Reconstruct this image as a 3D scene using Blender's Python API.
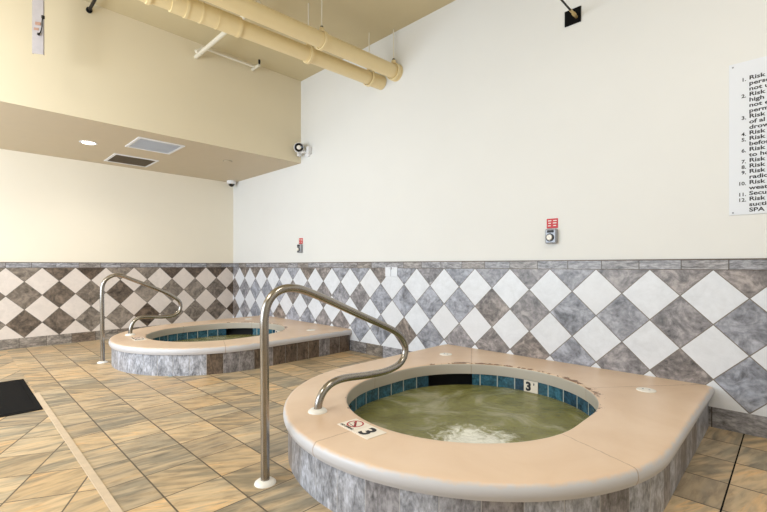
import bpy, bmesh, math, random
from mathutils import Vector, Matrix
random.seed(7)
PI = math.pi
S = bpy.context.scene
for o in list(bpy.data.objects): bpy.data.objects.remove(o)
COL = S.collection

# ------------------------------------------------------------ camera
cd = bpy.data.cameras.new('camera'); cam = bpy.data.objects.new('camera', cd); COL.objects.link(cam)
S.camera = cam
F = 422.566; TH = 0.7720784
cd.sensor_fit = 'HORIZONTAL'; cd.sensor_width = 36.0
cd.lens = 36.0 * F / 767.0
cd.shift_x = 0.0
cd.shift_y = (265.7 - 256.0) / 767.0
cd.clip_start = 0.05
cam.location = (7.905, -3.8893, 1.176)
# forward (-sin TH, cos TH)
cam.rotation_euler = (PI/2, 0, math.atan2(math.sin(TH), math.cos(TH)))

# ------------------------------------------------------------ world, light, exposure
w = bpy.data.worlds.new('world'); S.world = w; w.use_nodes = True
bg = w.node_tree.nodes['Background']; bg.inputs[0].default_value = (0.80, 0.90, 1.0, 1); bg.inputs[1].default_value = 1.6

def area(name, loc, rot, sx, sy, power, col):
    l = bpy.data.lights.new(name, 'AREA'); l.shape = 'RECTANGLE'; l.size = sx; l.size_y = sy
    l.energy = power; l.color = col
    o = bpy.data.objects.new(name, l); COL.objects.link(o); o.location = loc; o.rotation_euler = rot
    return o
# daylight through the window wall behind the camera
area('window_daylight', (3.0, -6.6, 1.9), (math.radians(90), 0, 0), 5.6, 2.6, 270, (0.78, 0.89, 1.0))
# warm ceiling lamps over the walkway behind the camera
area('ceiling_lamp', (5.6, -4.9, 4.0), (0, 0, 0), 1.8, 0.5, 70, (1.0, 0.95, 0.86))
area('ceiling_lamp', (8.3, -2.2, 4.0), (0, 0, 0), 1.8, 0.5, 48, (1.0, 0.95, 0.86))
area('left_fill', (4.3, -4.9, 2.5), (math.radians(97), 0, math.radians(78)), 0.9, 0.5, 46, (0.95, 0.97, 1.0))  # added unseen fill, brightens the left wall and soffit face

S.view_settings.view_transform = 'Standard'
S.view_settings.look = 'None'
S.view_settings.gamma = 1.0
S.view_settings.use_curve_mapping = False
S.view_settings.exposure = -0.14

# ------------------------------------------------------------ node helpers
def lin(c):
    return tuple(((v/255.0)/12.92 if v/255.0 <= 0.04045 else ((v/255.0+0.055)/1.055)**2.4) for v in c)
def rgb(*c): return lin(c) + (1.0,)
class NT:
    def __init__(s, name):
        s.m = bpy.data.materials.new(name); s.m.use_nodes = True; s.t = s.m.node_tree
        s.p = s.t.nodes['Principled BSDF']
    def n(s, ty, **kw):
        nd = s.t.nodes.new(ty)
        for k, v in kw.items(): setattr(nd, k, v)
        return nd
    def put(s, sock, v):
        if isinstance(v, bpy.types.NodeSocket): s.t.links.new(v, sock)
        elif v is not None: sock.default_value = v
    def math(s, op, a, b=None, c=None):
        nd = s.n('ShaderNodeMath', operation=op)
        s.put(nd.inputs[0], a)
        if b is not None: s.put(nd.inputs[1], b)
        if c is not None: s.put(nd.inputs[2], c)
        return nd.outputs[0]
    def mix(s, f, a, b, mode='MIX'):
        nd = s.n('ShaderNodeMix', data_type='RGBA', blend_type=mode)
        s.put(nd.inputs[0], f); s.put(nd.inputs[6], a); s.put(nd.inputs[7], b)
        return nd.outputs[2]
    def sep(s, v):
        nd = s.n('ShaderNodeSeparateXYZ'); s.put(nd.inputs[0], v); return nd.outputs
    def comb(s, x, y, z=0.0):
        nd = s.n('ShaderNodeCombineXYZ')
        for i, v in enumerate((x, y, z)): s.put(nd.inputs[i], v)
        return nd.outputs[0]
    def uv(s): return s.n('ShaderNodeTexCoord').outputs['UV']
    def obj(s): return s.n('ShaderNodeTexCoord').outputs['Object']
    def noise(s, vec, scale, detail=4, rough=0.55, dist=0.0):
        nd = s.n('ShaderNodeTexNoise'); s.put(nd.inputs['Vector'], vec)
        nd.inputs['Scale'].default_value = scale; nd.inputs['Detail'].default_value = detail
        nd.inputs['Roughness'].default_value = rough; nd.inputs['Distortion'].default_value = dist
        return nd.outputs[0]
    def white(s, vec):
        nd = s.n('ShaderNodeTexWhiteNoise', noise_dimensions='3D'); s.put(nd.inputs[0], vec)
        return nd.outputs[0], nd.outputs[1]
    def ramp(s, f, stops):
        nd = s.n('ShaderNodeValToRGB'); s.put(nd.inputs[0], f)
        e = nd.color_ramp.elements
        while len(e) < len(stops): e.new(0.5)
        for i, (p, c) in enumerate(stops):
            e[i].position = p; e[i].color = c if len(c) == 4 else tuple(c) + (1,)
        return nd.outputs[0]
    def maprange(s, v, a, b, c=0.0, d=1.0):
        nd = s.n('ShaderNodeMapRange'); s.put(nd.inputs[0], v)
        for i, q in enumerate((a, b, c, d)): nd.inputs[i+1].default_value = q
        return nd.outputs[0]
    def vmath(s, op, a, b=None, scale=None):
        nd = s.n('ShaderNodeVectorMath', operation=op); s.put(nd.inputs[0], a)
        if b is not None: s.put(nd.inputs[1], b)
        if scale is not None: s.put(nd.inputs['Scale'], scale)
        return nd.outputs[0]
    def bump(s, h, strength, dist=0.01):
        nd = s.n('ShaderNodeBump'); nd.inputs['Strength'].default_value = strength
        nd.inputs['Distance'].default_value = dist; s.put(nd.inputs['Height'], h)
        s.t.links.new(nd.outputs[0], s.p.inputs['Normal'])
    def out(s, col=None, rough=None, metal=None, spec=None):
        if col is not None: s.put(s.p.inputs['Base Color'], col)
        if rough is not None: s.put(s.p.inputs['Roughness'], rough)
        if metal is not None: s.put(s.p.inputs['Metallic'], metal)
        if spec is not None: s.put(s.p.inputs['Specular IOR Level'], spec)
        return s.m

def plain(name, c, rough=0.5, metal=0.0, spec=0.5, var=0.0, scale=6.0, bump=0.0, bscale=150.0):
    t = NT(name); col = rgb(*c)
    if var > 0:
        n = t.noise(t.obj(), scale, 4)
        d = tuple(max(0, v*(1-var)) for v in col[:3]) + (1,)
        col = t.mix(t.maprange(n, 0.35, 0.7), d, col)
    if bump > 0: t.bump(t.noise(t.obj(), bscale, 3), bump, 0.004)
    return t.out(col, rough, metal, spec)

def edge_mask(t, u, v, gu, gv):
    """1 in the joints of a unit grid, 0 on the tile; gu, gv half joint widths in tile units"""
    fu = t.math('FRACT', u); fv = t.math('FRACT', v)
    du = t.math('MINIMUM', fu, t.math('SUBTRACT', 1.0, fu))
    dv = t.math('MINIMUM', fv, t.math('SUBTRACT', 1.0, fv))
    mu = t.math('LESS_THAN', du, gu); mv = t.math('LESS_THAN', dv, gv)
    return t.math('MAXIMUM', mu, mv)

def floor_mat():
    t = NT('slate_floor_tile'); uv = t.uv(); s = t.sep(uv)
    cell = t.comb(t.math('FLOOR', s[0]), t.math('FLOOR', s[1]), 0.37)
    r, rc = t.white(cell); r2, _ = t.white(t.vmath('ADD', cell, (7.3, 3.1, 1.7)))
    # streaks: noise stretched along v with a small turn per tile
    rot = t.n('ShaderNodeVectorRotate', rotation_type='Z_AXIS')
    t.put(rot.inputs['Vector'], uv)
    t.put(rot.inputs['Angle'], t.maprange(r2, 0, 1, 0.0, 0.65))
    off = t.vmath('ADD', t.vmath('MULTIPLY', rot.outputs[0], (3.6, 0.50, 1.0)), t.vmath('SCALE', rc, scale=37.0))
    n1 = t.noise(off, 1.15, 3, 0.5, 0.6)
    off2 = t.vmath('ADD', t.vmath('MULTIPLY', rot.outputs[0], (5.0, 1.2, 1.0)), t.vmath('SCALE', rc, scale=19.0))
    n2 = t.noise(off2, 1.6, 5, 0.6, 0.3)
    v = t.math('ADD', t.math('MULTIPLY', n1, 0.8), t.math('MULTIPLY', r, 0.20))
    base = t.ramp(v, [(0.36, rgb(160, 150, 131)), (0.46, rgb(197, 178, 150)), (0.55, rgb(211, 188, 154)), (0.62, rgb(218, 192, 156)), (0.655, rgb(234, 198, 150)), (0.70, rgb(190, 174, 150)), (0.78, rgb(228, 194, 148))])
    fine = t.ramp(n2, [(0.32, rgb(176, 172, 168)), (0.5, rgb(240, 238, 234)), (0.6, rgb(255, 255, 255))])
    base = t.mix(0.7, base, fine, 'MULTIPLY')
    tint = t.ramp(r2, [(0.0, rgb(225, 222, 218)), (0.5, rgb(255, 253, 248)), (1.0, rgb(246, 236, 220))])
    base = t.mix(1.0, base, tint, 'MULTIPLY')
    g = edge_mask(t, s[0], s[1], 0.011, 0.014)
    col = t.mix(g, base, rgb(92, 78, 62))
    t.bump(t.math('SUBTRACT', t.math('MULTIPLY', n2, 0.25), g), 0.35, 0.004)
    rough = t.math('ADD', 0.30, t.math('MULTIPLY', n2, 0.25))
    return t.out(col, rough, 0, 0.5)

def diamond_mat(name, wc, gc, bc):
    """white / dark checker turned 45 degrees, uv in units of the tile diagonal"""
    t = NT(name); uv = t.uv(); s = t.sep(uv)
    a = t.math('ADD', s[0], s[1]); b = t.math('SUBTRACT', s[0], s[1])
    i = t.math('FLOOR', a); j = t.math('FLOOR', b)
    odd = t.math('FLOORED_MODULO', t.math('SUBTRACT', i, j), 2.0)
    odd = t.math('GREATER_THAN', odd, 0.5)
    r, rc = t.white(t.comb(i, j, 0.5)); r2, _ = t.white(t.comb(i, j, 4.5))
    p = t.vmath('ADD', t.comb(s[0], s[1]), t.vmath('SCALE', rc, scale=23.0))
    n = t.noise(p, 2.6, 7, 0.68, 0.9); n2 = t.noise(p, 11.0, 5, 0.6)
    mot = t.math('ADD', t.math('MULTIPLY', n, 0.7), t.math('MULTIPLY', n2, 0.3))
    grey = t.ramp(mot, [(0.37, tuple(v*0.40 for v in rgb(*gc)[:3])), (0.50, rgb(*gc)), (0.61, tuple(min(1, v*1.6) for v in rgb(*gc)[:3]))])
    brown = t.ramp(mot, [(0.38, tuple(v*0.22 for v in rgb(*bc)[:3])), (0.52, rgb(*bc)), (0.62, tuple(min(1, v*1.9) for v in rgb(*bc)[:3]))])
    # each dark tile leans at random towards grey or brown
    dark = t.mix(t.maprange(r, 0.35, 0.85), grey, brown)
    white = t.ramp(mot, [(0.35, tuple(v*0.86 for v in rgb(*wc)[:3])), (0.6, rgb(*wc))])
    white = t.mix(t.math('MULTIPLY', r2, 0.5), white, tuple(v*k for v, k in zip(rgb(*wc)[:3], (0.96, 0.92, 0.88))) + (1,))
    col = t.mix(odd, dark, white)
    g = edge_mask(t, a, b, 0.012, 0.012)
    col = t.mix(g, col, rgb(120, 112, 104))
    t.bump(t.math('SUBTRACT', t.math('MULTIPLY', n2, 0.15), g), 0.25, 0.003)
    return t.out(col, 0.33, 0, 0.5)

def strip_tile_mat(name, c1, c2, grout, gu=0.012, gv=0.0, var=1.0, vert=False, rough=0.35, batch=None):
    """tiles cut along u; uv in tile units"""
    t = NT(name); uv = t.uv(); s = t.sep(uv)
    cell = t.comb(t.math('FLOOR', s[0]), t.math('FLOOR', s[1]), 0.21)
    r, rc = t.white(cell)
    sc = (1.3, 0.85, 1) if vert else (1, 1, 1)
    p = t.vmath('ADD', t.vmath('MULTIPLY', uv, sc), t.vmath('SCALE', rc, scale=31.0))
    n = t.noise(p, 2.2, 6, 0.62, 0.7); n2 = t.noise(p, 9.0, 4, 0.6)
    mot = t.math('ADD', t.math('MULTIPLY', n, 0.6), t.math('MULTIPLY', n2, 0.4))
    def rmp(c): return t.ramp(mot, [(0.37, tuple(v*0.38 for v in rgb(*c)[:3])), (0.5, rgb(*c)), (0.61, tuple(min(1, v*1.7) for v in rgb(*c)[:3]))])
    fac = t.maprange(r, 0.45, 1.0)
    if batch:      # tiles of the brown batch stand together on the right hand run
        cu = t.math('FLOOR', s[0])
        inb = t.math('MAXIMUM', t.math('LESS_THAN', cu, batch[0]), t.math('GREATER_THAN', cu, batch[1]))
        fac = t.math('MULTIPLY', inb, t.maprange(r, -0.5, 0.6))
    col = t.mix(fac, rmp(c1), rmp(c2))
    g = edge_mask(t, s[0], s[1], gu, gv)
    col = t.mix(g, col, rgb(*grout))
    t.bump(t.math('SUBTRACT', t.math('MULTIPLY', n2, 0.15), g), 0.3, 0.003)
    return t.out(col, rough, 0, 0.5)

def coping_mat():
    t = NT('beige_deck_coating'); uv = t.uv(); s = t.sep(uv); ob = t.obj()
    n = t.noise(ob, 2.0, 5, 0.6, 0.5); n2 = t.noise(ob, 22.0, 5, 0.65)
    col = t.ramp(n, [(0.3, rgb(214, 184, 156)), (0.5, rgb(222, 194, 166)), (0.7, rgb(228, 202, 176))])
    # v: 0 at the pool lip, 1 at the outside nose; pale grey nose, chipped brown lip at the back
    nose_v = t.math('ADD', s[1], t.math('MULTIPLY', t.math('SUBTRACT', n2, 0.5), 0.02))
    col = t.mix(t.maprange(nose_v, 0.952, 0.962), col, rgb(204, 203, 206))
    col = t.mix(t.math('LESS_THAN', s[1], 0.011), col, rgb(188, 180, 168))
    band = t.math('MULTIPLY', t.math('GREATER_THAN', s[1], 0.012), t.math('LESS_THAN', s[1], 0.12))
    n3 = t.noise(t.vmath('MULTIPLY', ob, (1, 1, 0.2)), 8.0, 5, 0.7)
    back = t.maprange(t.sep(ob)[1], 0.30, 0.75)       # only the side towards the wall is chipped
    thr = t.math('SUBTRACT', 0.565, t.math('MULTIPLY', back, 0.13))
    thr = t.math('ADD', thr, t.math('MULTIPLY', s[1], 2.0))
    chip = t.math('MULTIPLY', band, t.math('GREATER_THAN', n3, thr))
    col = t.mix(chip, col, rgb(128, 92, 62))
    # saw joints, u counts degrees/360
    fu = t.math('FRACT', t.math('MULTIPLY', t.math('ADD', t.math('ADD', s[0], -0.105), t.math('MULTIPLY', t.math('SUBTRACT', n2, 0.5), 0.003)), 5.0))
    seam = t.math('LESS_THAN', t.math('ABSOLUTE', t.math('SUBTRACT', fu, 0.17)), 0.0025)
    col = t.mix(t.math('MULTIPLY', seam, 0.55), col, rgb(150, 116, 86))
    t.bump(t.math('SUBTRACT', n2, chip), 0.2, 0.004)
    return t.out(col, 0.34, 0, 0.5)

def water_mat():
    t = NT('cloudy_green_water'); ob = t.obj()
    n = t.noise(ob, 2.4, 5, 0.6, 1.2); n2 = t.noise(ob, 14.0, 6, 0.7, 0.8)
    col = t.ramp(n, [(0.30, rgb(124, 122, 60)), (0.5, rgb(152, 150, 92)), (0.62, rgb(186, 184, 152))])
    glare_n = t.math('ADD', t.math('MULTIPLY', n, 0.3), t.math('MULTIPLY', n2, 0.7))
    # reflected glare painted as a broken pale patch near the middle
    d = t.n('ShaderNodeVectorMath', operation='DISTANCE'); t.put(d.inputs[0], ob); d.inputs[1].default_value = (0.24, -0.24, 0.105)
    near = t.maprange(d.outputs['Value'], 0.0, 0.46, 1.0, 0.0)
    foam = t.maprange(t.math('ADD', glare_n, t.math('MULTIPLY', near, 0.50)), 0.66, 0.84)  # foam: mask of the painted glare patch
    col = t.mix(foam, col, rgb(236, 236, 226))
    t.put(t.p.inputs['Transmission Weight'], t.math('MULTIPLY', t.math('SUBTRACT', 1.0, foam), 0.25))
    t.p.inputs['IOR'].default_value = 1.33
    t.bump(t.noise(ob, 26.0, 4, 0.6, 0.6), 0.55, 0.02)
    return t.out(col, 0.09, 0, 0.6)

M = {}
M['floor'] = floor_mat()
M['strip'] = plain('pale_tan_strip', (212, 190, 162), 0.5, var=0.12, scale=20)
M['wallR'] = plain('off_white_wall_paint', (230, 230, 228), 0.62, var=0.02, scale=1.5, bump=0.05)
M['wallL'] = plain('pale_cream_wall_paint', (238, 230, 212), 0.62, var=0.02, scale=1.5, bump=0.05)
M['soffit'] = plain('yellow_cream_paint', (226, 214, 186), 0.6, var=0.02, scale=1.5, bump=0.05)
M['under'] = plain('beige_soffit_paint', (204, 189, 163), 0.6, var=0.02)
M['ceil'] = plain('tan_ceiling_paint', (208, 194, 158), 0.65, var=0.04, scale=2)
M['diaR'] = diamond_mat('diamond_wall_tile', (228, 232, 240), (150, 153, 164), (132, 122, 116))
M['diaL'] = diamond_mat('diamond_wall_tile_brown_with_painted_light', (226, 216, 208), (130, 120, 110), (92, 78, 66))  # same tile as diaR; browner tone partly paints in the left wall's light
M['border'] = strip_tile_mat('border_wall_tile', (150, 150, 156), (140, 134, 130), (90, 84, 80))
M['base'] = strip_tile_mat('base_wall_tile', (142, 141, 146), (122, 114, 106), (84, 78, 74))
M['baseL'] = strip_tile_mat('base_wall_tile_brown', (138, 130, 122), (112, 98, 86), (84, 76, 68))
M['trim'] = plain('dark_metal_edge_trim', (96, 82, 70), 0.4, 0.2)
M['tub_brown'] = strip_tile_mat('grey_and_brown_tub_side_tile', (158, 160, 168), (96, 82, 70), (176, 170, 164), 0.008, 0.0, vert=True, batch=(49.5, 87.5))
M['tub'] = strip_tile_mat('grey_tub_side_tile', (160, 162, 170), (124, 118, 118), (196, 194, 192), 0.008, 0.0, vert=True)
M['blue'] = strip_tile_mat('blue_glazed_tile', (50, 94, 112), (30, 62, 86), (176, 184, 178), 0.03, 0.0, rough=0.12)
M['coping'] = coping_mat()
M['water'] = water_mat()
M['basin'] = plain('pale_pool_plaster', (190, 198, 170), 0.5, var=0.1)
M['steel'] = plain('brushed_stainless_steel', (168, 162, 154), 0.24, 1.0, var=0.1, scale=30)
M['flange'] = plain('white_plastic', (236, 232, 224), 0.4)
M['cream_pipe'] = plain('cream_painted_pipe', (238, 218, 170), 0.38, var=0.04, scale=3)
M['white_pipe'] = plain('off_white_painted_pipe', (228, 222, 206), 0.4)
M['iron'] = plain('dark_iron', (44, 42, 42), 0.45, 0.6)
M['black'] = plain('flat_black', (8, 8, 9), 0.8, spec=0.15)
M['blackgloss'] = plain('glossy_black', (10, 12, 20), 0.08)
M['hole'] = plain('black_opening', (8, 10, 12), 0.7)
M['mat'] = plain('black_rubber_mat', (22, 20, 19), 0.95, spec=0.15, var=0.4, scale=60, bump=0.5, bscale=400)
M['white'] = plain('white_painted_metal', (232, 232, 234), 0.4)
M['grille'] = plain('grey_vent_metal', (236, 238, 242), 0.5)
M['grilledark'] = plain('dark_vent_metal', (150, 136, 116), 0.55)
M['red'] = plain('red_label', (196, 30, 38), 0.45)
M['greybox'] = plain('grey_device_plastic', (150, 152, 158), 0.35, 0.3)
M['sign'] = plain('white_sign_board', (228, 232, 240), 0.35)
M['ink'] = plain('black_ink', (34, 34, 40), 0.6)
M['redink'] = plain('red_ink', (176, 60, 60), 0.6)
M['tilewhite'] = plain('white_marker_tile', (236, 226, 212), 0.3)
M['brass'] = plain('tan_brass', (196, 172, 120), 0.35, 0.6)
M['channel'] = plain('galvanised_channel', (176, 170, 172), 0.45, 0.25, var=0.12, scale=12)
M['rust'] = plain('rusty_patch', (160, 126, 108), 0.8)
M['lens'] = NT('lamp_lens').m
_t = M['lens'].node_tree.nodes['Principled BSDF']
_t.inputs['Emission Color'].default_value = (1.0, 0.93, 0.80, 1); _t.inputs['Emission Strength'].default_value = 9.0

# ------------------------------------------------------------ mesh helpers
def tag(o, label=None, cat=None, group=None, kind=None):
    if label: o['label'] = label
    if cat: o['category'] = cat
    if group: o['group'] = group
    if kind: o['kind'] = kind
    return o
def obj(name, bm, mats, parent=None, smooth=False, loc=None):
    me = bpy.data.meshes.new(name)
    bmesh.ops.recalc_face_normals(bm, faces=bm.faces)
    bm.to_mesh(me); bm.free()
    if not isinstance(mats, (list, tuple)): mats = [mats]
    for m in mats: me.materials.append(m)
    if smooth:
        for p in me.polygons: p.use_smooth = True
        if hasattr(me, 'set_sharp_from_angle'): me.set_sharp_from_angle(angle=math.radians(40))
    o = bpy.data.objects.new(name, me); COL.objects.link(o)
    if parent: o.parent = parent
    if loc: o.location = loc
    return o
def empty(name, loc=(0, 0, 0), rz=0):
    o = bpy.data.objects.new(name, None); COL.objects.link(o); o.location = loc; o.rotation_euler = (0, 0, rz)
    o.empty_display_size = 0.1
    return o
def box(bm, x0, x1, y0, y1, z0, z1, bev=0.0, mi=0):
    r = bmesh.ops.create_cube(bm, size=1.0)
    vs = r['verts']
    bmesh.ops.scale(bm, vec=(x1-x0, y1-y0, z1-z0), verts=vs)
    bmesh.ops.translate(bm, vec=((x0+x1)/2, (y0+y1)/2, (z0+z1)/2), verts=vs)
    fs = set(f for v in vs for f in v.link_faces)
    for f in fs: f.material_index = mi
    if bev > 0:
        es = list(set(e for v in vs for e in v.link_edges))
        bmesh.ops.bevel(bm, geom=es, offset=bev, segments=2, affect='EDGES', profile=0.5)
def bxm(*a, **k):
    bm = bmesh.new(); box(bm, *a, **k); return bm
def tube(bm, pts, r, seg=16, caps=True):
    pts = [Vector(p) for p in pts]; rs = r if isinstance(r, (list, tuple)) else [r]*len(pts)
    rings = []; nrm = None
    for i, p in enumerate(pts):
        if i == 0: t = pts[1]-p
        elif i == len(pts)-1: t = p-pts[i-1]
        else: t = (pts[i+1]-p).normalized() + (p-pts[i-1]).normalized()
        if t.length < 1e-9: t = pts[min(i+1, len(pts)-1)] - pts[max(i-2, 0)]
        t.normalize()
        if nrm is None:
            a = Vector((0, 0, 1)) if abs(t.z) < 0.9 else Vector((1, 0, 0))
            nrm = t.cross(a).normalized()
        else:
            nrm = (nrm - t*nrm.dot(t)).normalized()
        b = t.cross(nrm)
        rings.append([bm.verts.new(p + (nrm*math.cos(k*2*PI/seg) + b*math.sin(k*2*PI/seg))*rs[i]) for k in range(seg)])
    for a, b in zip(rings, rings[1:]):
        for k in range(seg): bm.faces.new((a[k], a[(k+1) % seg], b[(k+1) % seg], b[k]))
    if caps:
        bm.faces.new(rings[0][::-1]); bm.faces.new(rings[-1])
def tubem(*a, **k):
    bm = bmesh.new(); tube(bm, *a, **k); return bm
def lathe(bm, prof, c=(0, 0, 0), seg=32, axis='Z'):
    """prof list of (r, h)"""
    c = Vector(c)
    def P(r, h, a):
        x, y = r*math.cos(a), r*math.sin(a)
        v = {'Z': (x, y, h), 'Y': (x, h, y), 'X': (h, x, y)}[axis]
        return c + Vector(v)
    rings = []
    for r, h in prof:
        if r < 1e-6: rings.append([bm.verts.new(P(0, h, 0))])
        else: rings.append([bm.verts.new(P(r, h, 2*PI*k/seg)) for k in range(seg)])
    for a, b in zip(rings, rings[1:]):
        for k in range(seg):
            k2 = (k+1) % seg
            if len(a) == 1 and len(b) == 1: continue
            if len(a) == 1: bm.faces.new((a[0], b[k], b[k2]))
            elif len(b) == 1: bm.faces.new((a[k], a[k2], b[0]))
            else: bm.faces.new((a[k], a[k2], b[k2], b[k]))
def lathem(*a, **k):
    bm = bmesh.new(); lathe(bm, *a, **k); return bm
def catmull(pts, n=8):
    P = [Vector(p) for p in pts]; P = [P[0]*2-P[1]] + P + [P[-1]*2-P[-2]]; out = []
    for i in range(1, len(P)-2):
        for k in range(n):
            t = k/n; a, b, c, d = P[i-1], P[i], P[i+1], P[i+2]
            out.append(0.5*((2*b) + (c-a)*t + (2*a-5*b+4*c-d)*t*t + (3*b-a-3*c+d)*t**3))
    out.append(P[-2]); return out
def text(name, body, size, mat, M4, parent=None, extr=0.0006, offset=0.0, sx=1.0, align='LEFT', spacing=1.0):
    cu = bpy.data.curves.new(name, 'FONT'); cu.body = body; cu.size = size; cu.extrude = extr
    cu.offset = offset; cu.align_x = align; cu.space_line = spacing; cu.resolution_u = 3
    tmp = bpy.data.objects.new('tmp', cu); COL.objects.link(tmp)
    dg = bpy.context.evaluated_depsgraph_get(); me = bpy.data.meshes.new_from_object(tmp.evaluated_get(dg))
    bpy.data.objects.remove(tmp)
    me.transform(Matrix.Diagonal((sx, 1, 1, 1))); me.transform(M4)
    me.materials.clear(); me.materials.append(mat)
    o = bpy.data.objects.new(name, me); COL.objects.link(o)
    if parent: o.parent = parent
    return o
def frame(origin, ex, ey):
    ex = Vector(ex).normalized(); ey = Vector(ey).normalized(); ez = ex.cross(ey)
    m = Matrix((ex, ey, ez)).transposed().to_4x4(); m.translation = Vector(origin); return m

# ------------------------------------------------------------ setting
# ---- floor : rectangles with their own tile grid, open under the tubs
TUBX = (6.285, 2.36)
TY = -1.44
bm = bmesh.new(); uvl = bm.loops.layers.uv.new('UVMap')
holes = [(c-0.80, c+0.80, -2.27, -0.42) for c in TUBX]
YS = -3.335
def uvA(x, y): return ((x-5.61)/0.306 + 200, (y+2.83)/0.298 + 200)
def uvR(x, y): return ((x-7.65)/0.32 + 100, (y+0.285)/0.337 + 100)
ca, sa = math.cos(math.radians(27)), math.sin(math.radians(27))
def uvLf(x, y):
    return (((x-4.93)*-ca + (y+3.35)*sa)/0.306 + 300, ((x-4.40)*sa + (y+3.35)*ca)/0.306 + 300)
xs = [0, 6.5, 10.2]
for h in holes: xs += [h[0], h[1]]
xs = sorted(xs); ys = sorted([0, YS, -7.0, -2.27, -0.42])
for x0, x1 in zip(xs, xs[1:]):
    for y0, y1 in zip(ys, ys[1:]):
        cx, cy = (x0+x1)/2, (y0+y1)/2
        if any(h[0] < cx < h[1] and h[2] < cy < h[3] for h in holes): continue
        fn = uvLf if cy < YS else (uvR if cx > 6.5 else uvA)
        vs = [bm.verts.new((x, y, 0)) for x, y in ((x0, y0), (x1, y0), (x1, y1), (x0, y1))]
        f = bm.faces.new(vs)
        for l in f.loops: l[uvl].uv = fn(l.vert.co.x, l.vert.co.y)
bmesh.ops.remove_doubles(bm, verts=bm.verts, dist=1e-5)
tag(obj('floor', bm, M['floor']), kind='structure')
# dark wide joint on the right of the near tub
tag(obj('trim_1', bxm(7.647, 7.654, -3.3, -0.012, -0.004, 0.0015), M['black']), kind='structure')

Z0, ZT = 4.10, 1.222
XR, YB = 10.2, -7.0
# ---- walls
wr = tag(obj('wall_right', bxm(0, XR, 0, 0.15, 0, Z0), M['wallR']), kind='structure')
wl = tag(obj('wall_left', bxm(-0.15, 0, YB, 0.15, 0, 2.80), M['wallL']), kind='structure')
bm = bmesh.new(); box(bm, XR, XR+0.15, YB, 0, 0, Z0)
tag(obj('wall_end', bm, M['wallR']), kind='structure')
# back wall with a wide window opening
bm = bmesh.new()
box(bm, 0, 0.5, YB-0.15, YB, 0, Z0); box(bm, 7.4, XR, YB-0.15, YB, 0, Z0)
box(bm, 0.5, 7.4, YB-0.15, YB, 0, 0.5); box(bm, 0.5, 7.4, YB-0.15, YB, 3.4, Z0)
tag(obj('wall_back', bm, M['wallR']), kind='structure')
bm = bmesh.new()
for x in (0.53, 2.2, 3.95, 5.7, 7.37): box(bm, x-0.03, x+0.03, YB-0.12, YB-0.04, 0.5, 3.4)
for z in (0.53, 3.37): box(bm, 0.5, 7.4, YB-0.11, YB-0.05, z-0.03, z+0.03)
tag(obj('window_1', bm, M['white']), kind='structure')
tag(obj('ceiling', bxm(0, XR, YB, 0, Z0, Z0+0.15), M['ceil']), kind='structure')
# soffit box : face colour and underside colour
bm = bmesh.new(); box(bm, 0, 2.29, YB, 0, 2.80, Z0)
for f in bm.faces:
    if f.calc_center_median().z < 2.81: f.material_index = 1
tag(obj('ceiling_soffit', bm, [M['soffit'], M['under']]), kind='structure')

# ---- wainscot (diamonds), border and base tile, as parts of each wall
D = 0.4; ZA = 1.147; ZB = 0.147
def quad(bm, uvl, pts, uvs):
    f = bm.faces.new([bm.verts.new(p) for p in pts])
    for l, q in zip(f.loops, uvs): l[uvl].uv = q
def slab(name, side, a0, a1, z0, z1, th, uvf, mat, parent, kind=None):
    """side R: on y=0 running +x; side L: on x=0 running -y"""
    bm = bmesh.new(); uvl = bm.loops.layers.uv.new('UVMap')
    def P(a, d, z): return (a, -d, z) if side == 'R' else (d, -a, z)
    quad(bm, uvl, [P(a0, th, z0), P(a1, th, z0), P(a1, th, z1), P(a0, th, z1)], [uvf(a0, z0), uvf(a1, z0), uvf(a1, z1), uvf(a0, z1)])
    quad(bm, uvl, [P(a0, 0, z1), P(a1, 0, z1), P(a1, th, z1), P(a0, th, z1)], [uvf(a0, z1), uvf(a1, z1), uvf(a1, z1-th), uvf(a0, z1-th)])
    quad(bm, uvl, [P(a0, 0, z0), P(a1, 0, z0), P(a1, th, z0), P(a0, th, z0)], [uvf(a0, z0), uvf(a1, z0), uvf(a1, z0+th), uvf(a0, z0+th)])
    bmesh.ops.remove_doubles(bm, verts=bm.verts, dist=1e-6)
    o = obj(name, bm, mat, parent)
    if kind: tag(o, kind=kind)
    return o
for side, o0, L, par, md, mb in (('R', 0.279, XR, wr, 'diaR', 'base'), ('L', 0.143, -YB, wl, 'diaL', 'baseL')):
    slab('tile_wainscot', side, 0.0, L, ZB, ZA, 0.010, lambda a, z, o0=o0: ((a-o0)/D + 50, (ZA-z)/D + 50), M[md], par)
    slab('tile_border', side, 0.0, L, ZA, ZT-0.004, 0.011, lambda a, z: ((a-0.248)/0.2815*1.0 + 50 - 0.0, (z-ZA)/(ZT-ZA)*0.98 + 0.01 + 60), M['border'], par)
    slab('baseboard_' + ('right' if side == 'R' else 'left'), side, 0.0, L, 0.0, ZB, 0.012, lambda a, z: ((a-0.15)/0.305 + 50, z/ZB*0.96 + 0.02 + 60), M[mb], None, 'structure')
    if side == 'R': bm = bxm(0.012, L, -0.014, 0, ZT-0.004, ZT+0.005)
    else: bm = bxm(0, 0.014, -L, 0, ZT-0.004, ZT+0.005)
    obj('edge_trim', bm, M['trim'], par)
    if side == 'R': bm = bxm(0.012, L, -0.0125, -0.010, ZA-0.003, ZA+0.002)
    else: bm = bxm(0.010, 0.0125, -L, 0, ZA-0.003, ZA+0.002)
    obj('border_joint', bm, M['trim'], par)

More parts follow.
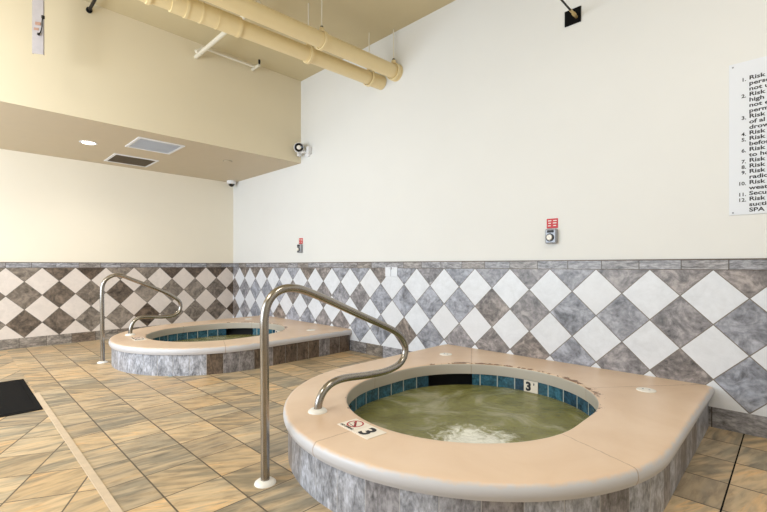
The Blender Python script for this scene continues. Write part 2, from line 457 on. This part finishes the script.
# ---- floor strip and mat
tag(obj('floor_strip', bxm(2.9, 6.9, -3.352, -3.312, 0.0, 0.006, bev=0.002), M['strip']),
    'narrow pale tan cover strip lying flat across the tiled floor', 'floor strip')
mat_root = tag(empty('floor_mat', (2.84, -3.825, 0)), 'black rectangular floor mat at the left edge beside the pale strip', 'mat')
obj('mat_field', bxm(-0.62, 0.62, -0.43, 0.43, 0.0, 0.008, bev=0.003), M['mat'], mat_root)
bm = bmesh.new()
for a in ((-0.66, 0.66, 0.43, 0.47), (-0.66, 0.66, -0.47, -0.43), (-0.66, -0.62, -0.43, 0.43), (0.62, 0.66, -0.43, 0.43)):
    box(bm, a[0], a[1], a[2], a[3], 0.0, 0.006, bev=0.002)
obj('rubber_border', bm, M['mat'], mat_root)

# ------------------------------------------------------------ hot tubs
def in_outer(x, y, d):          # local coords about (0, TY) world
    R = 1.20 - d
    if y > 1.428: return False
    if y >= 0: return abs(x) < R
    return x*x + y*y < R*R
IY0, IY1, IR = -0.05, 0.21, 0.77     # opening: two half circles, local y of their centres
def in_inner(x, y, d):
    R = IR - d
    yy = min(max(y, IY0), IY1)
    return x*x + (y-yy)**2 < R*R
C0Y = 0.08
def rad(fn, a, d, hi=2.6):
    lo = 0.0
    for _ in range(34):
        m = (lo+hi)/2
        if fn(m*math.cos(a), C0Y + m*math.sin(a), d): lo = m
        else: hi = m
    return lo
c_ang = math.atan2(1.428-C0Y, 1.20)
ANG = sorted(set([round(2*PI*k/160, 6) for k in range(160)] + [round(c_ang, 6), round(PI-c_ang, 6)]))
def ring(bm, fn, d, z):
    return [bm.verts.new((math.cos(a)*rad(fn, a, d), C0Y + math.sin(a)*rad(fn, a, d), z)) for a in ANG]
def loft(bm, rings, uvl, ufun, vs, closed=True):
    n = len(ANG)
    for i, (A, B) in enumerate(zip(rings, rings[1:])):
        for k in range(n):
            k2 = (k+1) % n
            f = bm.faces.new((A[k], A[k2], B[k2], B[k]))
            u0, u1 = ufun(k), ufun(k+1)
            for l, q in zip(f.loops, ((u0, vs[i]), (u1, vs[i]), (u1, vs[i+1]), (u0, vs[i+1]))): l[uvl].uv = q
def arcs(fn, d):
    """arc length table round the outline"""
    P = [(math.cos(a)*rad(fn, a, d), C0Y + math.sin(a)*rad(fn, a, d)) for a in ANG]; s = [0]
    for k in range(len(P)): s.append(s[-1] + math.dist(P[k], P[(k+1) % len(P)]))
    return s
ZC = 0.300
def angu(k): return (ANG[k] if k < len(ANG) else 2*PI)/(2*PI)

def make_tub():
    root = empty('hot_tub')
    # tiled surround: outer face from floor to coping, with arc length uv
    bm = bmesh.new(); uvl = bm.loops.layers.uv.new('UVMap'); s = arcs(in_outer, 0.03)
    rr = [ring(bm, in_outer, 0.03, 0.0), ring(bm, in_outer, 0.03, 0.235)]
    loft(bm, rr, uvl, lambda k: s[k]/0.172 + 40 + 0.35, [40.02, 40.98])
    obj('tiled_surround', bm, M['tub'], root, smooth=True)
    # coping : from inner bottom, round lip, top, outer nose, outer bottom
    bm = bmesh.new(); uvl = bm.loops.layers.uv.new('UVMap')
    rr = []; vs = []
    prof_in = [(-0.03, 0.205, 0.0), (0.012, 0.207, 0.001), (0.014, 0.235, 0.003), (0.014, 0.280, 0.005)]
    for k in range(5):
        a = k/4*PI/2; prof_in.append((0.014-0.014*(1-math.cos(a)), 0.286+0.014*math.sin(a), 0.006+0.003*k))
    for d, z, v in prof_in: rr.append(ring(bm, in_inner, d, z)); vs.append(v)
    # blend top
    A = [rad(in_inner, a, -0.006) for a in ANG]; B = [rad(in_outer, a, 0.034) for a in ANG]
    for f_ in (0.08, 0.25, 0.5, 0.75):
        rr.append([bm.verts.new((math.cos(a)*(A[i]*(1-f_)+B[i]*f_), C0Y+math.sin(a)*(A[i]*(1-f_)+B[i]*f_), ZC)) for i, a in enumerate(ANG)])
        vs.append(0.02+0.92*f_)
    for d, z, v in [(0.034, 0.300, 0.94)] + [(0.024-0.024*math.sin(a), 0.262+0.037*math.cos(a), 0.95+0.04*a/(PI)) for a in [i*PI/10 for i in range(0, 9)]] + [(0.012, 0.226, 0.995), (0.06, 0.224, 1.0)]:
        rr.append(ring(bm, in_outer, max(d, 0.0), z)); vs.append(v)
    loft(bm, rr, uvl, angu, vs)
    obj('coping', bm, M['coping'], root, smooth=True)
    # inside of the shell: blue waterline tiles
    si = arcs(in_inner, -0.004); ns = len(ANG)
    # black skimmer mouth between two angles
    sk0, sk1 = math.radians(121), math.radians(148)
    mk0, mk1 = math.radians(78), math.radians(86.5)
    bm = bmesh.new(); uvl = bm.loops.layers.uv.new('UVMap')
    ra = ring(bm, in_inner, -0.004, 0.215); rb = ring(bm, in_inner, -0.004, 0.060)
    for k in range(ns):
        k2 = (k+1) % ns; am = (ANG[k] + (ANG[k2] if k2 else 2*PI))/2
        if sk0 < am < sk1: continue
        f = bm.faces.new((ra[k], ra[k2], rb[k2], rb[k])); u0, u1 = si[k]/0.150+30.2, si[k+1]/0.150+30.2
        for l, q in zip(f.loops, ((u0, 30.97), (u1, 30.97), (u1, 30.02), (u0, 30.02))): l[uvl].uv = q
    obj('waterline_tile', bm, M['blue'], root, smooth=True)
    # skimmer box: recessed dark mouth
    bm = bmesh.new(); ks = [k for k in range(ns) if sk0-0.03 < ANG[k] < sk1+0.03]
    def pt(k, d, z): r = rad(in_inner, ANG[k], d); return (math.cos(ANG[k])*r, C0Y+math.sin(ANG[k])*r, z)
    for k, k2 in zip(ks, ks[1:]):
        for (d1, z1), (d2, z2) in (((-0.004, 0.209), (-0.13, 0.209)), ((-0.13, 0.209), (-0.13, 0.06)), ((-0.13, 0.06), (-0.004, 0.06))):
            bm.faces.new([bm.verts.new(p) for p in (pt(k, d1, z1), pt(k2, d1, z1), pt(k2, d2, z2), pt(k, d2, z2))])
    for k in (ks[0], ks[-1]):
        bm.faces.new([bm.verts.new(p) for p in (pt(k, -0.004, 0.209), pt(k, -0.13, 0.209), pt(k, -0.13, 0.06), pt(k, -0.004, 0.06))])
    obj('skimmer_mouth', bm, M['hole'], root)
    # basin
    bm = bmesh.new(); uvl = bm.loops.layers.uv.new('UVMap')
    rr = [ring(bm, in_inner, d, z) for d, z in ((-0.004, 0.060), (-0.002, -0.20), (0.28, -0.22), (0.30, -0.60))]
    loft(bm, rr, uvl, angu, [0, 1, 2, 3]); bm.faces.new(rr[-1])
    obj('basin', bm, M['basin'], root, smooth=True)
    # depth marker tile on the waterline
    am = math.radians(88.5); r = rad(in_inner, am, 0.0)
    c = Vector((math.cos(am)*r, C0Y+math.sin(am)*r, 0)); ny = Vector((0-c.x, IY1-c.y, 0)).normalized(); ex = Vector((-ny.y, ny.x, 0))
    m4 = frame(c + ny*0.006 + Vector((0, 0, 0.155)), ex, (0, 0, 1))
    bm = bxm(-0.062, 0.062, -0.048, 0.048, -0.004, 0.0035); bm.transform(m4)
    dm = obj('depth_marker', bm, M['tilewhite'], root); tag(dm, 'white depth marker tile')
    text('numeral', '3', 0.098, M['ink'], m4 @ Matrix.Translation((-0.045, -0.034, 0.0042)), dm, 0.0004, 0.005)
    text('foot_mark', '\'', 0.06, M['ink'], m4 @ Matrix.Translation((0.022, -0.012, 0.0042)), dm, 0.0004, 0.002)
    # warning tiles on the coping, read from outside
    m4 = frame((-0.05, -0.905, ZC), (1, -0.10, 0), (0.10, 1, 0))
    bm = bxm(-0.135, -0.002, -0.065, 0.065, -0.002, 0.0035, bev=0.001); bm.transform(m4)
    nd = obj('no_diving_marker', bm, M['tilewhite'], root); tag(nd, 'white tile with red no diving symbol')
    bm = bmesh.new()
    N = 28
    for k in range(N):
        a0, a1 = 2*PI*k/N, 2*PI*(k+1)/N
        bm.faces.new([bm.verts.new((-0.068+q*math.cos(a), 0.010+q*math.sin(a), 0.0042)) for q, a in ((0.039, a0), (0.048, a0), (0.048, a1), (0.039, a1))])
    d = 0.0045
    bm.faces.new([bm.verts.new(p) for p in ((-0.100-d, 0.038-d, 0.0042), (-0.100+d, 0.038+d, 0.0042), (-0.036+d, -0.018+d, 0.0042), (-0.036-d, -0.018-d, 0.0042))])
    bm.transform(m4); obj('prohibition_ring', bm, M['redink'], nd)
    bm = bmesh.new()
    tube(bm, [(-0.090, 0.018, 0.0038), (-0.062, 0.012, 0.0038), (-0.046, -0.008, 0.0038)], 0.0022, 6)
    tube(bm, [(-0.092, -0.012, 0.0038), (-0.045, -0.018, 0.0038)], 0.0016, 6)
    bm.transform(m4); obj('diver_figure', bm, M['ink'], nd)
    text('lettering', 'NO DIVING', 0.021, M['ink'], m4 @ Matrix.Translation((-0.122, -0.055, 0.0042)), nd, 0.0003, 0.0006)
    bm = bxm(0.002, 0.135, -0.065, 0.065, -0.002, 0.0035, bev=0.001); bm.transform(m4)
    n3 = obj('depth_tile', bm, M['tilewhite'], root); tag(n3, 'white tile with black numeral 3')
    text('numeral', '3', 0.135, M['ink'], m4 @ Matrix.Translation((0.028, -0.048, 0.0042)), n3, 0.0004, 0.004)
    # skimmer lids
    for lx in (-0.85, 0.87):
        b = lathem([(0, 0.006), (0.052, 0.006), (0.060, 0.004), (0.062, -0.002)], (lx, 0.97, ZC), 32)
        ld = obj('skimmer_lid', b, M['flange'], root, smooth=True)
        for q in (-0.02, 0.02):
            obj('lid_screw', lathem([(0, 0.0085), (0.006, 0.008), (0.007, 0.005)], (lx+q, 0.97, ZC), 12), M['greybox'], ld)
    return root
def copy_tree(o, parent=None, depth=0):
    c = o.copy(); COL.objects.link(c); c.parent = parent
    for ch in list(o.children): copy_tree(ch, c)
    return c
tub1 = make_tub()
tub2 = copy_tree(tub1)
tub1.location = (TUBX[0], TY, 0); tub2.location = (2.325, -0.012-1.428*0.985, 0); tub2.scale = (1.0, 0.985, 1)
for ch_ in tub2.children:
    if ch_.name.startswith('tiled_surround'):
        ch_.material_slots[0].link = 'OBJECT'; ch_.material_slots[0].material = M['tub_brown']
tag(tub1, 'near raised hot tub at the right with beige coping and grey tile sides', 'hot tub', 'raised hot tubs')
tag(tub2, 'farther raised hot tub in the left corner with beige coping', 'hot tub', 'raised hot tubs')

# water surfaces
def water():
    bm = bmesh.new(); rows = []
    NR = 34
    for i in range(1, NR+1):
        f_ = i/NR; row = []
        for a in ANG[::1]:
            r = rad(in_inner, a, -0.0035)*f_
            x, y = r*math.cos(a), C0Y + r*math.sin(a)
            z = 0.004*math.sin(9*x+3*y+1.2)*math.cos(8*y-4*x) + 0.003*math.sin(23*x-11*y) + 0.002*math.sin(31*y+17*x+2)
            z *= (1 - f_**6)
            row.append(bm.verts.new((x, y, 0.105+z)))
        rows.append(row)
    c = bm.verts.new((0, C0Y, 0.105)); n = len(ANG)
    for k in range(n): bm.faces.new((c, rows[0][k], rows[0][(k+1) % n]))
    for A, B in zip(rows, rows[1:]):
        for k in range(n): bm.faces.new((A[k], B[k], B[(k+1) % n], A[(k+1) % n]))
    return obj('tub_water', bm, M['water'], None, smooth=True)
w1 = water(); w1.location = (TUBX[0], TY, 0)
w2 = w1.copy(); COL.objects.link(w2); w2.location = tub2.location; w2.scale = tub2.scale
tag(w1, 'cloudy green churning water inside the near tub', 'water', 'tub water')
tag(w2, 'green water inside the farther corner tub', 'water', 'tub water')

# ------------------------------------------------------------ handrails
RAIL = [(-2.697, 0.0), (-2.698, 0.30), (-2.700, 0.60), (-2.702, 0.80), (-2.700, 0.90), (-2.682, 0.968), (-2.642, 1.018), (-2.585, 1.043), (-2.52, 1.046), (-2.438, 1.028),
        (-2.252, 0.956), (-2.001, 0.849), (-1.78, 0.757), (-1.65, 0.696), (-1.580, 0.640), (-1.548, 0.575), (-1.560, 0.510), (-1.612, 0.462), (-1.70, 0.440),
        (-1.80, 0.434), (-1.95, 0.442), (-2.10, 0.456), (-2.19, 0.456), (-2.255, 0.440), (-2.305, 0.405), (-2.335, 0.355), (-2.346, 0.300)]
RAIL2 = [(-2.592, 0.0), (-2.594, 0.30), (-2.597, 0.60), (-2.599, 0.80), (-2.594, 0.92), (-2.568, 0.99), (-2.52, 1.035), (-2.46, 1.058), (-2.39, 1.050),
         (-2.246, 0.985), (-2.064, 0.905), (-1.89, 0.822), (-1.77, 0.750), (-1.70, 0.685), (-1.682, 0.620), (-1.700, 0.555), (-1.755, 0.510), (-1.83, 0.493),
         (-1.93, 0.494), (-2.06, 0.508), (-2.15, 0.512), (-2.215, 0.498), (-2.262, 0.455), (-2.288, 0.385), (-2.296, 0.300)]
def rail(RAIL):
    root = empty('handrail'); f0 = RAIL[0][0]; f1 = RAIL[-1][0]-f0
    pts = catmull([(0, y-f0, z+0.002) for y, z in RAIL], 6)
    obj('rail_tube', tubem(pts, 0.0235, 20), M['steel'], root, smooth=True)
    for y, z in ((0.0, 0.0), (f1, 0.300)):
        obj('flange', lathem([(0.024, 0.020), (0.034, 0.019), (0.046, 0.014), (0.056, 0.006), (0.058, 0.0)], (0, y, z), 32), M['flange'], root, smooth=True)
    return root
r1 = rail(RAIL); r2 = rail(RAIL2)
r1.location = (5.85, -2.697, 0); r2.location = (1.88, -2.592, 0)
tag(r1, 'bent stainless steel handrail in front, foot on the near tub coping', 'handrail', 'steel handrails')
tag(r2, 'bent stainless steel handrail entering the farther corner tub', 'handrail', 'steel handrails')

# ------------------------------------------------------------ pipes under the ceiling
pa = tag(empty('ceiling_pipe', (4.35, 0, 3.577)), 'cream painted pipe, the upper right of the two thick pipes, under the ceiling', 'pipe', 'thick cream pipes')
def along(p0, p1, t): return tuple(a+(b-a)*t for a, b in zip(p0, p1))
A0 = (0, -0.0, 0); A1 = (-0.30, -5.6, 0.0)
obj('pipe_run', tubem([A0, A1], 0.082, 28), M['cream_pipe'], pa, smooth=True)
obj('wall_collar', lathem([(0.080, -0.06), (0.092, -0.06), (0.094, -0.045), (0.094, -0.02), (0.104, -0.012), (0.104, 0.0)], (0, 0, 0), 28, 'Y'), M['cream_pipe'], pa, smooth=True)
bm = bmesh.new(); q = along(A0, A1, 0.45); q2 = along(A0, A1, 0.47); tube(bm, [q, q2], 0.096, 28)
obj('coupling', bm, M['cream_pipe'], pa, smooth=True)
pb = tag(empty('ceiling_pipe', (4.09, 0, 3.53)), 'cream painted pipe with ribbed coupling, lower left of the thick pair', 'pipe', 'thick cream pipes')
B1 = (-0.23, -3.6, 0.0)
obj('pipe_run', tubem([(0, -0.0, 0), B1], 0.080, 28), M['cream_pipe'], pb, smooth=True)
for t0, t1, rr_ in ((0.0, 0.055, 0.086), (0.30, 0.312, 0.085), (0.525, 0.70, 0.091), (0.525, 0.532, 0.094), (0.585, 0.588, 0.094), (0.625, 0.630, 0.095), (0.66, 0.667, 0.097)):
    obj('coupling', tubem([along((0, 0, 0), B1, t0), along((0, 0, 0), B1, t1)], rr_, 28), M['cream_pipe'], pb, smooth=True)
# elbow with ribs at its far left end
e = [along((0, 0, 0), B1, 0.70)] ; base = Vector(along((0, 0, 0), B1, 0.74))
pts = [base]
for k in range(1, 9):
    a = k/8*PI/2
    pts.append(base + Vector((-0.22*(1-math.cos(a)), -0.22*math.sin(a), 0.10*(1-math.cos(a)))))
obj('elbow', tubem([tuple(p) for p in pts] + [tuple(pts[-1]+Vector((-0.3, 0, 0.1)))], 0.091, 28), M['cream_pipe'], pb, smooth=True)
for k in (0.745, 0.775, 0.805):
    obj('rib', tubem([along((0, 0, 0), B1, k), along((0, 0, 0), B1, k+0.008)], 0.098, 28), M['cream_pipe'], pb, smooth=True)

def hanger(x, y, z, r, label):
    root = tag(empty('pipe_hanger', (x, y, z)), label, 'pipe hanger', 'pipe hanger rings')
    bm = bmesh.new(); seg = 28
    rings_ = []
    for k in range(seg+1):
        a = 2*PI*k/seg
        rings_.append([bm.verts.new((q*math.cos(a), yy, q*math.sin(a))) for q, yy in ((r+0.004, -0.018), (r+0.014, -0.018), (r+0.014, 0.018), (r+0.004, 0.018))])
    for a, b in zip(rings_, rings_[1:]):
        for k in range(4): bm.faces.new((a[k], a[(k+1) % 4], b[(k+1) % 4], b[k]))
    box(bm, -0.022, 0.022, -0.020, 0.020, r+0.010, r+0.050, bev=0.004)
    obj('clevis_ring', bm, M['cream_pipe'], root)
    obj('rod', tubem([(0, 0, r+0.03), (0, 0, Z0-z)], 0.007, 8), M['white_pipe'], root)
    obj('nut', tubem([(0, 0, r+0.05), (0, 0, r+0.068)], 0.016, 6), M['iron'], root)
def apos(t): return (4.35-0.30*t, -5.6*t, 3.577)
def bpos(t): return (4.09-0.23*t, -3.6*t, 3.53)
x, y, z = apos(0.20); hanger(x, y, z, 0.084, 'hanger ring and rod around the middle of the upper right pipe')
x, y, z = apos(0.010); hanger(x, y, z, 0.090, 'hanger ring and rod on the upper right pipe at the wall')
x, y, z = bpos(0.305); hanger(x, y, z, 0.084, 'hanger ring and rod around the middle of the lower left pipe')
x, y, z = bpos(0.060); hanger(x, y, z, 0.086, 'hanger rod on the lower left pipe near the wall')

# sprinkler branch pipes by the soffit
sp = tag(empty('sprinkler_pipe', (2.29, -1.64, 3.907)), 'thin off white sprinkler branch pipe between soffit face and thick pipes', 'pipe')
obj('main_branch', tubem([(0.0, 0, 0), (1.62, 0, 0.0)], 0.026, 14), M['white_pipe'], sp, smooth=True)
obj('side_branch', tubem([(0.10, 0.03, 0.10), (0.10, 0.80, 0.10)], 0.014, 10), M['white_pipe'], sp, smooth=True)
obj('short_stub', tubem([(0.0, 0.80, 0.10), (0.20, 0.80, 0.10)], 0.020, 10), M['white_pipe'], sp, smooth=True)
obj('tee', tubem([(0.10, -0.04, 0.02), (0.10, 0.07, 0.10)], 0.024, 10), M['white_pipe'], sp, smooth=True)
bm = bmesh.new(); lathe(bm, [(0, 0.065), (0.014, 0.065), (0.016, 0.03), (0.010, 0.0)], (0.20, 0.80, 0.11), 12)
obj('sprinkler_head', bm, M['iron'], sp)
# iron pipe stub near the ceiling on the soffit face
ip = tag(empty('iron_pipe', (2.29, -2.809, 4.009)), 'short dark iron pipe with flange on upper soffit face', 'pipe')
obj('pipe_run', tubem([(0, 0, 0), (2.0, 0, 0)], 0.016, 12), M['iron'], ip, smooth=True)
obj('flange', lathem([(0.0, 0.0), (0.030, 0.0), (0.030, 0.02), (0.024, 0.028), (0.018, 0.04)], (0, 0, 0), 20, 'X'), M['black'], ip, smooth=True)

# hanging metal channel at the upper left
CX, CY = 4.72, -3.95
fw = Vector((-math.sin(TH), math.cos(TH), 0)); rt = Vector((math.cos(TH), math.sin(TH), 0))
pch = Vector((7.905, -3.8893, 0)) + (fw + rt*((38-383.5)/F))*4.0
ch = tag(empty('hanging_channel', (pch.x, pch.y, 0), 0.0), 'grey galvanised metal channel hanging down from ceiling at upper left', 'metal channel')
zb = 1.176 + (265.7-54)/F*4.0
bm = bmesh.new()
box(bm, -0.045, 0.045, -0.004, 0.0, zb, Z0); box(bm, -0.045, -0.041, 0.0, 0.015, zb, Z0); box(bm, 0.041, 0.045, 0.0, 0.015, zb, Z0)
for f in bm.faces: pass
bm.transform(Matrix.Rotation(math.radians(60), 4, 'Z'))
obj('strut', bm, M['channel'], ch)
for a in ((-0.020, 0.025, -0.010, -0.004, zb+0.27, zb+0.30), (-0.030, 0.008, -0.008, -0.004, zb+0.22, zb+0.245)):
    bm = bxm(*a, bev=0.002); bm.transform(Matrix.Rotation(math.radians(60), 4, 'Z'))
    obj('rusty_bracket', bm, M['rust'], ch)
bm = bmesh.new()
tube(bm, catmull([(0.045, -0.01, zb+0.36), (0.042, -0.02, zb+0.31), (0.040, -0.02, zb+0.25), (0.028, -0.02, zb+0.20), (0.015, -0.02, zb+0.18)], 5), 0.005, 8)
lathe(bm, [(0, 0.02), (0.014, 0.012), (0.014, -0.012), (0, -0.02)], (0.045, -0.01, zb+0.35), 10)
lathe(bm, [(0, 0.014), (0.011, 0.008), (0.011, -0.008), (0, -0.014)], (0.013, -0.02, zb+0.18), 10)
bm.transform(Matrix.Rotation(math.radians(60), 4, 'Z'))
obj('cable_hook', bm, M['iron'], ch)

# black plate on the wall with a pipe coming out of it
bp = tag(empty('pipe_sleeve', (6.483, 0, 3.40)), 'black square wall plate with a pipe stub, high on white wall', 'wall plate')
obj('plate', bxm(-0.070, 0.070, -0.012, 0.0, -0.068, 0.068, bev=0.002), M['black'], bp)
obj('pipe_stub', tubem([(0.035, -0.012, -0.02), (0.035, -0.16, -0.02)], 0.012, 14), M['brass'], bp, smooth=True)
obj('pipe_nut', tubem([(0.035, -0.06, -0.02), (0.035, -0.085, -0.02)], 0.018, 6), M['brass'], bp)
obj('dark_pipe', tubem([(0.035, -0.16, -0.02), (0.035, -0.9, -0.02)], 0.008, 14), M['iron'], bp, smooth=True)

# ------------------------------------------------------------ soffit fittings
dl = tag(empty('downlight', (1.22, -2.61, 2.80)), 'round recessed downlight glowing in the soffit underside', 'light')
obj('trim_ring', lathem([(0.072, -0.001), (0.085, -0.006), (0.100, -0.004), (0.102, 0.0)], (0, 0, 0), 36), M['white'], dl, smooth=True)
obj('lens', lathem([(0, -0.004), (0.074, -0.004), (0.074, 0.0)], (0, 0, 0), 36), M['lens'], dl)
for k, y in enumerate((-2.61, -4.6)):  # first sits at the downlight; second is unseen, added to brighten the left wall
    l = bpy.data.lights.new('downlight_and_fill', 'SPOT'); l.energy = 60; l.spot_size = math.radians(150); l.spot_blend = 1.0; l.color = (1.0, 0.93, 0.84); l.shadow_soft_size = 0.07
    lo = bpy.data.objects.new('downlight_and_fill', l); COL.objects.link(lo); lo.location = (1.22, y, 2.78)
cp = tag(empty('concealed_sprinkler', (1.60, -0.88, 2.80)), 'small round flush cover plate in the soffit near the corner', 'sprinkler cover')
obj('cover', lathem([(0, -0.012), (0.050, -0.012), (0.056, -0.006), (0.056, -0.003)], (0, 0, 0), 28), M['under'], cp, smooth=True)
obj('rim', lathem([(0.058, -0.001), (0.062, -0.004), (0.068, -0.004), (0.070, 0.0)], (0, 0, 0), 28), M['grilledark'], cp, smooth=True)

def vent(x0, x1, y0, y1, mat, label, nsl):
    cx, cy = (x0+x1)/2, (y0+y1)/2; hx, hy = (x1-x0)/2, (y1-y0)/2
    root = tag(empty('air_vent', (cx, cy, 2.80)), label, 'vent', 'soffit air vents')
    bm = bmesh.new(); f = 0.035
    box(bm, -hx, hx, -hy, -hy+f, -0.010, 0.0, bev=0.002); box(bm, -hx, hx, hy-f, hy, -0.010, 0.0, bev=0.002)
    box(bm, -hx, -hx+f, -hy+f, hy-f, -0.010, 0.0); box(bm, hx-f, hx, -hy+f, hy-f, -0.010, 0.0)
    obj('frame', bm, M['white'], root)
    bm = bmesh.new()
    for k in range(nsl):
        x = -hx+f + (k+0.5)*(2*hx-2*f)/nsl
        b2 = bmesh.new(); box(b2, -0.011, 0.011, -hy+f, hy-f, -0.0008, 0.0008)
        b2.transform(Matrix.Translation((x, 0, -0.005)) @ Matrix.Rotation(math.radians(28), 4, 'Y'))
        tmp = bpy.data.meshes.new('t'); b2.to_mesh(tmp); b2.free(); bm.from_mesh(tmp); bpy.data.meshes.remove(tmp)
    obj('louvre', bm, mat, root)
    obj('back_plate', bxm(-hx+f, hx-f, -hy+f, hy-f, -0.0015, 0.0), mat, root)
vent(1.39, 1.99, -2.23, -1.66, M['grille'], 'blue grey square air vent in soffit, nearer the soffit edge', 22)
vent(0.27, 0.87, -2.23, -1.63, M['grilledark'], 'dark brown air vent in soffit, nearer the back wall', 22)

# cameras
sc = tag(empty('security_camera', (2.31, -0.02, 2.98)), 'white security camera with black lens at the soffit corner', 'camera')
obj('mount', lathem([(0, 0.0), (0.045, 0.0), (0.045, -0.02), (0.02, -0.03), (0.016, -0.07)], (0.055, 0.02, -0.02), 20, 'Y'), M['white'], sc, smooth=True)
lookd = (Vector((7.905, -3.889, 1.9)) - Vector((2.31, -0.02, 2.98))).normalized()
m4 = frame((0.015, -0.075, 0.02), Vector((-lookd.y, lookd.x, 0)), lookd.cross(Vector((-lookd.y, lookd.x, 0)).normalized()))
bm = lathem([(0, -0.07), (0.04, -0.068), (0.052, -0.05), (0.052, 0.045), (0.046, 0.052)], (0, 0, 0), 24)
bm.transform(m4); obj('housing', bm, M['white'], sc, smooth=True)
bm = lathem([(0.040, 0.050), (0.041, 0.058), (0.036, 0.062), (0.020, 0.056)], (0, 0, 0), 24); bm.transform(m4)
obj('lens_surround', bm, M['blackgloss'], sc, smooth=True)
bm = lathem([(0.023, 0.056), (0.018, 0.062), (0, 0.065)], (0, 0, 0), 24); bm.transform(m4); obj('lens_glass', bm, M['flange'], sc, smooth=True)
bm = bmesh.new(); tube(bm, catmull([(0.055, -0.03, -0.02), (0.06, -0.06, -0.03), (0.03, -0.07, -0.02)], 5), 0.013, 10); obj('arm', bm, M['white'], sc, smooth=True)
obj('junction_box', bxm(-0.055, -0.02, -0.055, -0.02, -0.05, 0.02, bev=0.006), M['white'], sc)
obj('side_box', bxm(0.075, 0.11, -0.03, 0.018, -0.045, 0.035, bev=0.006), M['white'], sc)
sc.scale = (1.5, 1.5, 1.45); sc.location.x = 2.42; sc.location.y = -0.03; sc.location.z = 2.955

dc = tag(empty('dome_camera', (0.17, -0.12, 2.80)), 'white dome camera with dark dome in the far corner under the soffit', 'camera')
obj('base', lathem([(0, 0.0), (0.085, 0.0), (0.088, -0.02), (0.080, -0.05), (0.056, -0.062)], (0, 0, 0), 28), M['white'], dc, smooth=True)
obj('dome', lathem([(0.056, -0.060)] + [(0.054*math.cos(a), -0.062-0.05*math.sin(a)) for a in [i*PI/12 for i in range(1, 6)]] + [(0, -0.112)], (0, 0, 0), 28), M['blackgloss'], dc, smooth=True)

# emergency stop stations
def station(x, label):
    root = tag(empty('emergency_switch', (x, 0, 1.38)), label, 'emergency switch', 'wall emergency switches')
    sg = obj('red_label', bxm(-0.052, 0.052, -0.004, 0.0, 0.142, 0.232, bev=0.001), M['red'], root)
    bm = bmesh.new()
    for k, (a, b) in enumerate(((-0.040, -0.008), (0.006, 0.042))):
        for j, z in enumerate((0.212, 0.190, 0.166)):
            box(bm, a+0.004*((j+k) % 2), b-0.003*j, -0.0048, -0.0038, z-0.004, z+0.004)
    obj('print', bm, M['flange'], sg)
    obj('housing', bxm(-0.052, 0.052, -0.045, 0.0, 0.0, 0.135, bev=0.010), M['greybox'], root)
    obj('button', lathem([(0, -0.070), (0.022, -0.069), (0.026, -0.062), (0.018, -0.058), (0.018, -0.044)], (-0.004, 0, 0.055), 24, 'Y'), M['flange'], root, smooth=True)
    obj('guard', lathem([(0.030, -0.044), (0.030, -0.052), (0.036, -0.052), (0.038, -0.044)], (-0.004, 0, 0.055), 24, 'Y'), M['iron'], root, smooth=True)
    obj('hinge_plate', bxm(-0.030, 0.030, -0.052, -0.043, 0.100, 0.122, bev=0.003), M['iron'], root)
    return root
station(6.298, 'grey emergency switch with red label on wall above the near tub')
station(2.291, 'small grey emergency switch with red label on wall by farther tub')

# two small paper labels on the tile
for x0, x1, s_ in ((4.165, 4.258, 'left'), (4.278, 4.372, 'right')):
    r_ = tag(empty('wall_plate', ((x0+x1)/2, -0.011, 1.10)), 'small blank white plate on the diamond tile, the %s one of two' % s_, 'wall plate', 'white plates on tile')
    h = (x1-x0)/2
    obj('plate', bxm(-h, h, -0.008, 0.0, -0.060, 0.058, bev=0.003), M['sign'], r_)
    obj('screw', lathem([(0, -0.010), (0.004, -0.0095), (0.005, -0.007)], (h*0.5*(1 if s_ == 'left' else -1), 0, 0.038), 10, 'Y'), M['greybox'], r_)

# safety sign
sg = tag(empty('safety_sign', (7.568, 0, 1.535)), 'large white spa rules sign with numbered black risk warnings', 'sign')
obj('board', bxm(0.0, 1.10, -0.006, 0.0, 0.0, 1.07, bev=0.001), M['sign'], sg)
lines = [('1.', 'Risk'), ('', 'perso'), ('', 'not u'), ('2.', 'Risk'), ('', 'high'), ('', 'not e'), ('', 'perm'), ('3.', 'Risk'), ('', 'of al'), ('', 'drow'),
         ('4.', 'Risk'), ('5.', 'Risk'), ('', 'befor'), ('6.', 'Risk'), ('', 'to ho'), ('7.', 'Risk'), ('8.', 'Risk'), ('9.', 'Risk'), ('', 'radio'),
         ('10.', 'Risk'), ('', 'weath'), ('11.', 'Secur'), ('12.', 'Risk'), ('', 'suctio'), ('', 'SPA i')]
z0s, z1s = 2.486-1.535, 1.567-1.535
for i, (nn, tx) in enumerate(lines):
    z = z0s + (z1s-z0s)*i/24 - 0.014
    m4 = frame((0.108, -0.0064, z), (1, 0, 0), (0, 0, 1))
    text('lettering', tx, 0.038, M['ink'], m4, sg, 0.0003, 0.0010, 1.28)
    if nn:
        m4 = frame((0.093, -0.0064, z-0.004), (1, 0, 0), (0, 0, 1))
        text('line_number', nn, 0.034, M['ink'], m4, sg, 0.0003, 0.0009, 1.05, 'RIGHT')
for x, z in ((0.021, 1.048), (0.021, 0.016)):
    obj('screw', lathem([(0, -0.009), (0.005, -0.0085), (0.006, -0.006)], (x, 0, z), 12, 'Y'), M['greybox'], sg)
